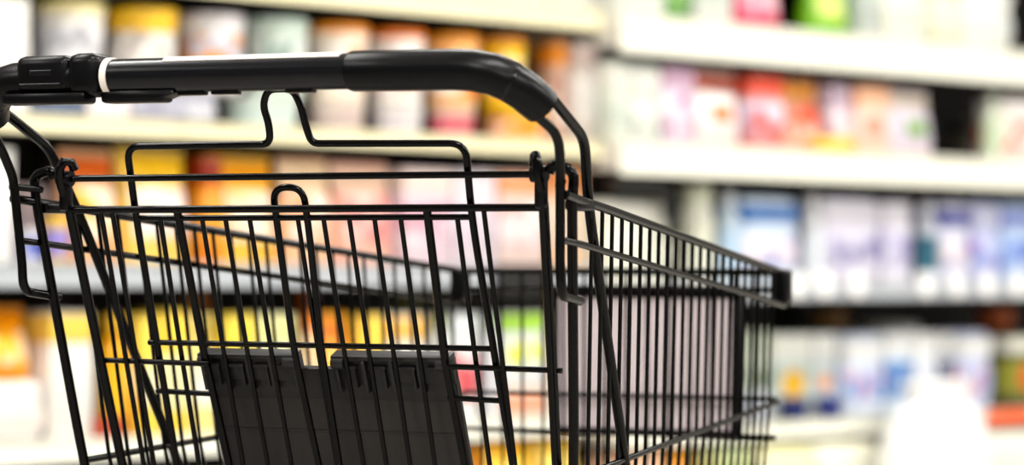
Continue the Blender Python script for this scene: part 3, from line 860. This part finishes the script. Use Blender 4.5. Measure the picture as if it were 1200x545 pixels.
    ('wrapped_pack', 1.95, 0.0, 0.817, 0.126, 0.14, 0.23, ('c9cdea', 'd9daf0', '9fadde', 'b58ac0'), 'packs on the middle right shelf', 'periwinkle pack right of the navy-topped one'),
    ('wrapped_pack', 2.136, 0.0, 0.817, 0.204, 0.14, 0.23, ('bfd0ea', '8f9ad9', '88a3d9', '4f68b8'), 'packs on the middle right shelf', 'blue pack at the right end of the middle shelf'),
    ('wrapped_pack', -1.467, 0.03, 0.492, 0.236, 0.18, 0.125, ('f3eeea', None, 'ece2dc', None), 'goods on the lower left shelf', 'white wrapped pack under the big orange bag, lower left corner'),
    ('pouch', -1.467, 0.03, 0.6174999999999999, 0.236, 0.16, 0.15, ('eda01c', 'e8920f', 'f2b52a', 'f6c24a'), 'goods on the lower left shelf', 'big orange bag lying on a white wrapped pack, lower left corner'),
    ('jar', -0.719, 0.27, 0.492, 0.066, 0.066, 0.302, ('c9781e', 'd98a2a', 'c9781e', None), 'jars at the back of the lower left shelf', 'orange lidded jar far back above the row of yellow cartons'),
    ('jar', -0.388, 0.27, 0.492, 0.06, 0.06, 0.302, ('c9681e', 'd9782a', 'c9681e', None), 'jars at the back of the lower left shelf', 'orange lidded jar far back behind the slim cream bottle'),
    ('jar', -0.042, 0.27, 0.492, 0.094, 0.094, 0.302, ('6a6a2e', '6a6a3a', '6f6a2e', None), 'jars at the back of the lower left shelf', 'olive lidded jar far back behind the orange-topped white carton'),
    ('carton', -1.278, 0.03, 0.492, 0.107, 0.14, 0.265, ('f3efe9', 'efd06a', 'f3f0ea', None), 'goods on the lower left shelf', 'white carton with a yellow top left of the left gate post'),
    ('carton', -1.185, 0.013, 0.492, 0.073, 0.035, 0.045, ('9a3a16', None, 'a8441c', None), 'goods on the lower left shelf', 'low red brown box at the foot of the amber bottle'),
    ('bottle', -1.131, 0.052, 0.492, 0.062, 0.062, 0.26, ('f3b41c', 'f5c640', 'f0c030', None), 'goods on the lower left shelf', 'amber bottle with a yellow label, behind the left gate post'),
    ('carton', -1.0702, 0.03, 0.492, 0.054, 0.12, 0.255, ('f2d766', None, 'f3e6a8', 'e6b83a'), 'goods on the lower left shelf', 'yellow carton right of the amber bottle'),
    ('carton', -1.0, 0.03, 0.492, 0.064, 0.12, 0.265, ('efd056', None, 'f0e9bb', None), 'goods on the lower left shelf', 'narrow yellow carton with a cream panel'),
    ('pouch', -0.913, 0.03, 0.492, 0.087, 0.09, 0.255, ('f0e3a0', 'e9d27a', 'f3efd0', 'e0bf4a'), 'goods on the lower left shelf', 'cream yellow bag above the left end of the black seat flap'),
    ('carton', -0.819, 0.03, 0.492, 0.079, 0.12, 0.255, ('eed45c', None, 'f0df8c', None), 'goods on the lower left shelf', 'lemon yellow carton behind the left half of the seat flap'),
    ('carton', -0.716, 0.03, 0.492, 0.104, 0.12, 0.255, ('eeecc9', 'e6e3a8', 'e9e6b9', 'b9c46a'), 'goods on the lower left shelf', 'pale lime cream carton left of the seat flap notch'),
    ('bottle', -0.603, 0.03, 0.492, 0.046, 0.046, 0.255, ('f0d6b0', 'e07a1c', 'f3e3d0', None), 'goods on the lower left shelf', 'slim cream bottle with an orange cap behind the notch'),
    ('pouch', -0.5248, 0.03, 0.492, 0.104, 0.1, 0.255, ('f2a81c', 'e8891a', 'f4bd3a', 'f6d26a'), 'goods on the lower left shelf', 'deep orange yellow bag right of the notch'),
    ('carton', -0.422, 0.03, 0.492, 0.076, 0.12, 0.25, ('f3d063', None, 'f5e6b0', None), 'goods on the lower left shelf', 'narrow amber and cream carton right of the deep orange bag'),
    ('carton', -0.314, 0.03, 0.492, 0.116, 0.12, 0.25, ('f3f0e9', 'efc070', 'f3f1ec', None), 'goods on the lower left shelf', 'white carton with a faded orange top behind the right half of the flap'),
    ('bottle', -0.191, 0.03, 0.492, 0.046, 0.046, 0.25, ('e9ece9', '8f9a4a', 'e3e6e3', None), 'goods on the lower left shelf', 'slim white bottle with an olive cap'),
    ('carton', -0.123, 0.03, 0.492, 0.084, 0.12, 0.25, ('eef0f0', 'e9eef0', 'dca0a2', 'c95f66'), 'goods on the lower left shelf', 'white carton with a pale red label right of the flap'),
    ('bottle', -0.019, 0.03, 0.492, 0.043, 0.043, 0.25, ('eff0f3', 'eef0f3', 'e6e9ee', None), 'goods on the lower left shelf', 'slim plain white bottle left of the lime green topped pack'),
    ('carton', 0.076, 0.03, 0.492, 0.144, 0.14, 0.078, ('e9d3c4', None, 'e9a486', None), 'goods on the lower left shelf', 'low salmon box under the lime green topped pack'),
    ('carton', 0.076, 0.03, 0.572, 0.144, 0.13, 0.17, ('eef0f3', 'a6d60c', 'e3ecf3', 'dfe36a'), 'goods on the lower left shelf', 'white pack with a lime green top, left of the advert board'),
    ('carton', 0.227, 0.03, 0.492, 0.121, 0.14, 0.25, ('e9e2d9', None, 'efe6da', None), 'goods on the lower left shelf', 'cream carton hidden mostly by the advert board'),
    ('carton', 0.985, 0.06, 0.452, 0.123, 0.12, 0.235, ('dfe6d6', 'd3dcc9', 'c9d3c0', '8f9c86'), 'goods on the lower right shelf', 'pale green carton seen through the front of the cart side'),
    ('plastic_tub', 0.911, -0.045, 0.452, 0.089, 0.089, 0.085, ('cfd3dd', 'dfe1ea', 'bfc3d0', None), 'goods on the lower right shelf', 'low silver grey tub seen through the front corner of the cart'),
    ('carton', 1.13, 0.05, 0.452, 0.155, 0.12, 0.225, ('e6ebe6', 'f3f3ec', 'cfdad3', 'e6b83a'), 'goods on the lower right shelf', 'white topped carton with a small yellow round, first right of the cart'),
    ('plastic_tub', 1.062, -0.045, 0.452, 0.081, 0.081, 0.062, ('1c2a62', '24326e', '162456', None), 'goods on the lower right shelf', 'low navy tub at the shelf edge, first right of the cart'),
    ('carton', 1.2655, 0.05, 0.452, 0.085, 0.12, 0.225, ('e6ebe9', 'f3f3ee', 'd9e3e3', 'f0a04a'), 'goods on the lower right shelf', 'white topped carton with an orange round'),
    ('plastic_tub', 1.209, -0.045, 0.452, 0.075, 0.075, 0.062, ('2c3878', '363f80', '242f6a', None), 'goods on the lower right shelf', 'low dark blue tub below the orange round carton'),
    ('wrapped_pack', 1.385, 0.0, 0.452, 0.148, 0.13, 0.225, ('dfe6f3', 'f3f3f0', '8fa9d9', 'd9a9b9'), 'goods on the lower right shelf', 'white topped pack with a soft blue label'),
    ('carton', 1.535, 0.0, 0.452, 0.113, 0.12, 0.225, ('dfe9f3', 'f3f3f3', '3f78b5', 'e6e9f0'), 'goods on the lower right shelf', 'white carton with a mid blue belt, left of the big white sack'),
    ('carton', 1.656, 0.0, 0.452, 0.096, 0.12, 0.225, ('e9ecf0', 'f3f3f3', 'dfe3ec', None), 'goods on the lower right shelf', 'plain white carton behind the big white sack'),
    ('carton', 1.7977, 0.03, 0.452, 0.065, 0.12, 0.22, ('d9dce6', 'f0f0ee', '6a7086', None), 'goods on the lower right shelf', 'white carton with a slate belt behind the big white sack'),
    ('wrapped_pack', 1.902, 0.0, 0.452, 0.137, 0.13, 0.225, ('cfd3e9', 'f3f3ee', '8f9fd3', 'e0a9a9'), 'goods on the lower right shelf', 'periwinkle labelled pack right of the big white sack'),
    ('carton', 2.153, 0.0, 0.452, 0.178, 0.12, 0.21, ('4f4a2e', 'e9e9dd', '8a8a3a', 'c9582f'), 'goods on the lower right shelf', 'olive carton with a rust red round at the right picture edge'),
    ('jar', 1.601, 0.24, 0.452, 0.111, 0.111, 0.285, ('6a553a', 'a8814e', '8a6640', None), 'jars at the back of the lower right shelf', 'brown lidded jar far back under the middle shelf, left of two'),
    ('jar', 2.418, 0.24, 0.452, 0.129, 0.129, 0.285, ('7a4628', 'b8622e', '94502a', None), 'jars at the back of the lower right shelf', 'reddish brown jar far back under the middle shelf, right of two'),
    ('plastic_tub', 1.814, 0.16, 0.452, 0.176, 0.176, 0.25, ('f0f0e9', 'f3f3ee', 'e9ebe3', None), 'jars at the back of the lower right shelf', 'large round white tub rising above the white topped packs'),
    ('wrapped_pack', -1.543, -0.04, 0.152, 0.182, 0.16, 0.25, ('c9ced6', 'b9c3cf', 'd3d6dc', None), 'goods on the bottom shelf', 'pale grey blue pack at the left end of the bottom shelf'),
    ('wrapped_pack', -1.366, -0.04, 0.152, 0.147, 0.16, 0.25, ('e3dcd9', 'cfc6c9', 'ece6e3', None), 'goods on the bottom shelf', 'pinkish grey pack left of the left frame post on the bottom shelf'),
    ('wrapped_pack', -1.19, -0.04, 0.152, 0.171, 0.16, 0.25, ('f0eff0', 'e9ecf0', 'e6e6ea', None), 'goods on the bottom shelf', 'white pack under the amber bottle on the bottom shelf'),
    ('wrapped_pack', -1.011, -0.04, 0.152, 0.16, 0.16, 0.25, ('f3f0ec', 'efece9', 'ece9e6', None), 'goods on the bottom shelf', 'cream white pack left of the black flap on the bottom shelf'),
    ('carton', -0.839, -0.04, 0.152, 0.147, 0.16, 0.25, ('e9dccb', None, 'efe3d3', None), 'goods on the bottom shelf', 'beige carton hidden behind the left of the flap, bottom shelf'),
    ('carton', -0.668, -0.04, 0.152, 0.158, 0.16, 0.25, ('e6c890', None, 'eed3a0', None), 'goods on the bottom shelf', 'tan carton hidden behind the middle of the flap, bottom shelf'),
    ('carton', -0.487, -0.04, 0.152, 0.164, 0.16, 0.25, ('d9a870', None, 'e3b98a', None), 'goods on the bottom shelf', 'light brown carton hidden behind the right of the flap, bottom shelf'),
    ('carton', -0.308, -0.04, 0.152, 0.155, 0.16, 0.26, ('8a5a2a', None, 'a5703a', None), 'goods on the bottom shelf', 'dark brown carton at the lower right corner of the flap'),
    ('pouch', -0.146, -0.04, 0.152, 0.137, 0.16, 0.27, ('e0981c', 'c9851a', 'e9a82a', 'f3cf6a'), 'goods on the bottom shelf', 'ochre bag at the bottom between child seat leg and gate post'),
    ('pouch', 0.018, -0.04, 0.152, 0.16, 0.16, 0.28, ('f2b212', 'f0c63a', 'f4bd24', 'f6dc8a'), 'goods on the bottom shelf', 'bright yellow bag at the bottom left of the right gate post'),
    ('pouch', 0.184, -0.04, 0.152, 0.141, 0.16, 0.28, ('f0c232', 'f3d770', 'efb81c', 'f6e6a8'), 'goods on the bottom shelf', 'yellow bag at the bottom behind the right frame tubes'),
    ('carton', 0.373, -0.11, 0.152, 0.072, 0.18, 0.24, ('e3b9a0', 'e9c9b3', 'c9644a', None), 'goods on the bottom shelf', 'pinkish carton with a brick red belt below the advert board'),
    ('pouch', 0.461, -0.11, 0.152, 0.073, 0.18, 0.24, ('ecdf9a', 'e9d77a', 'f0e6b0', 'e3c24a'), 'goods on the bottom shelf', 'straw yellow bag below the advert board'),
    ('pouch', 0.568, -0.11, 0.152, 0.12, 0.18, 0.24, ('e0a43a', 'd9963a', 'eac070', 'c9581f'), 'goods on the bottom shelf', 'amber brown bag below the right corner of the advert board'),
    ('carton', 0.708, -0.11, 0.152, 0.124, 0.18, 0.24, ('dfe6c0', 'cfd9a8', 'e6ecd0', None), 'goods on the bottom shelf', 'pale olive carton below the front corner of the cart'),
    ('wrapped_pack', 0.907, -0.11, 0.152, 0.24, 0.18, 0.24, ('f3eebf', 'f5f0d0', 'efe6a0', None), 'goods on the bottom shelf', 'pale yellow pack just right of the cart on the bottom shelf'),
    ('wrapped_pack', 1.18, -0.11, 0.152, 0.268, 0.18, 0.24, ('f5f2dd', 'f6f4ea', 'f3eecb', None), 'goods on the bottom shelf', 'cream pack left of the big white sack on the bottom shelf'),
    ('wrapped_pack', 1.943, -0.11, 0.152, 0.307, 0.18, 0.24, ('f6f4e6', 'f6f6f0', 'f0eedb', None), 'goods on the bottom shelf', 'cream pack right of the big white sack on the bottom shelf'),
]
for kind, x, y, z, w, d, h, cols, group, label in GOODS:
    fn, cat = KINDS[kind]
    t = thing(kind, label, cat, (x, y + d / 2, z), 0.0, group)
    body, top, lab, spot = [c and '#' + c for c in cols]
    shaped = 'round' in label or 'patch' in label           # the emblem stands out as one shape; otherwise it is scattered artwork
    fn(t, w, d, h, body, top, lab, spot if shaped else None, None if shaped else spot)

# loose white sack of packed rolls standing on the protruding bottom shelf
t = thing('white_sack', 'big plain white sack with a gathered top at the front of the bottom shelf', 'sack', (1.405, -0.212, 0.1555))
bm = bmesh.new()
prof = [(0.0, 0.0), (0.6, 0.0), (0.9, 0.012), (1.0, 0.06), (1.02, 0.14), (0.98, 0.21), (0.9, 0.27), (0.76, 0.31), (0.62, 0.335), (0.52, 0.352), (0.50, 0.362), (0.56, 0.38), (0.60, 0.395), (0.54, 0.40), (0.0, 0.385)]
n = 48
rings = []
for rr, zz in prof:
    ring = []
    for k in range(n):
        a = 2 * PI * k / n
        ca, sa = math.cos(a), math.sin(a)
        e = 2 / 3.2
        x = 0.205 * rr * math.copysign(abs(ca) ** e, ca)
        y = 0.075 * rr * math.copysign(abs(sa) ** e, sa)
        f = 1 + (0.05 * math.sin(11 * a) * max(0, (zz - 0.2) / 0.2) if zz > 0.2 else 0.012 * math.sin(5 * a + 20 * zz))
        ring.append(bm.verts.new((x * f + 0.02 * max(0, zz - 0.25) / 0.15, y * f, zz)))
    rings.append(ring)
for a, b in zip(rings[1:], rings[2:]):
    for k in range(n):
        bm.faces.new((a[k], a[(k + 1) % n], b[(k + 1) % n], b[k]))
bm.faces.new(list(reversed(rings[1])))
bmesh.ops.delete(bm, geom=rings[0], context='VERTS')
bm.faces.new(rings[-1])
link('bag', bm, mat('white_film', '#f4f4f4', 0.35, vary=0.03, scale=9), t, 50)
bm = bmesh.new()
pts = [(0.019 + 0.109 * math.cos(2 * PI * k / 24), 0.042 * math.sin(2 * PI * k / 24), 0.358) for k in range(25)]
tube(bm, pts, 0.004, 8)
link('tie', bm, mat('white_cord', '#dcdcdc', 0.6), t, 60)


# round white discs on the middle right rail, and one orange shelf label
for x, lab in (
    (0.998, 'round white disc on the grey rail below the bright blue pack'),
    (1.113, 'round white disc on the grey rail below the slim white bottle'),
    (1.252, 'round white disc on the grey rail below the grey-labelled lilac pack'),
    (1.562, 'round white disc on the grey rail below the teal-labelled bottle'),
    (1.705, 'round white disc on the grey rail below the navy-topped pack'),
    (1.852, 'round white disc on the grey rail below the periwinkle pack'),
    (1.999, 'round white disc on the grey rail below the blue pack at the right end'),
):
    t = thing('round_disc', lab, 'price tag', (x, -0.0665, 0.812), 0, 'round discs on the middle right rail')
    bm = bmesh.new()
    n = 28
    ra = [bm.verts.new((0.036 * math.cos(2 * PI * k / n), -0.003, 0.036 * math.sin(2 * PI * k / n))) for k in range(n)]
    rb = [bm.verts.new((0.036 * math.cos(2 * PI * k / n), 0.0, 0.036 * math.sin(2 * PI * k / n))) for k in range(n)]
    bm.faces.new(ra)
    bm.faces.new(list(reversed(rb)))
    for k in range(n):
        bm.faces.new((ra[k], rb[k], rb[(k + 1) % n], ra[(k + 1) % n]))
    link('disc', bm, mat('white_card', '#fbfbfb', 0.5), t, 35)
    bm = bmesh.new()
    box(bm, (0, 0.001, -0.004), (0.02, 0.006, 0.024), 0.001)
    link('clip', bm, m_rail_grey, t)
t = thing('shelf_label', 'orange label strip on the lower shelf rail at the right picture edge', 'label', (2.02, -0.0665, 0.433), 0)
bm = bmesh.new()
box(bm, (0, 0, 0), (0.34, 0.004, 0.042), 0.001)
link('card', bm, pm('#ee6a2a'), t)
bm = bmesh.new()
box(bm, (0, -0.001, -0.019), (0.344, 0.005, 0.004), 0.001)
link('holder', bm, m_rail_grey, t)
t = thing('label_holder', 'black label holder box on the grey rail, right of the child seat leg', 'label holder', (0.025, -0.0165, 0.825), 0)
bm = bmesh.new()
box(bm, (0, 0, 0), (0.19, 0.012, 0.07), 0.004)
box(bm, (0, -0.004, 0.033), (0.194, 0.014, 0.005), 0.001)
box(bm, (0, -0.004, -0.033), (0.194, 0.014, 0.005), 0.001)
link('frame', bm, mat('black_rail_plastic', '#0a0a0a', 0.4), t, 40)
bm = bmesh.new()
box(bm, (0, -0.0066, 0), (0.17, 0.001, 0.052))
link('insert_card', bm, mat('black_card', '#101010', 0.6), t)
t = thing('shelf_hook', 'curved black hook hanging below the tall white rail, beside the cream jar', 'hook', (0.47, -0.035, 1.075), 0)
bm = bmesh.new()
tube(bm, fillet([(-0.16, 0, -0.014), (0.015, 0, -0.018), (0.052, 0, -0.03), (0.056, 0, -0.085), (0.075, 0, -0.118)], [0, 0.02, 0.02, 0.03, 0], 6), 0.017, 12)
link('bent_rod', bm, mat('black_rail_plastic', '#0a0a0a', 0.4), t, 50)
bm = bmesh.new()
box(bm, (-0.08, 0, -0.004), (0.12, 0.016, 0.01), 0.002)
link('clip', bm, mat('black_rail_plastic', '#0a0a0a', 0.4), t, 40)
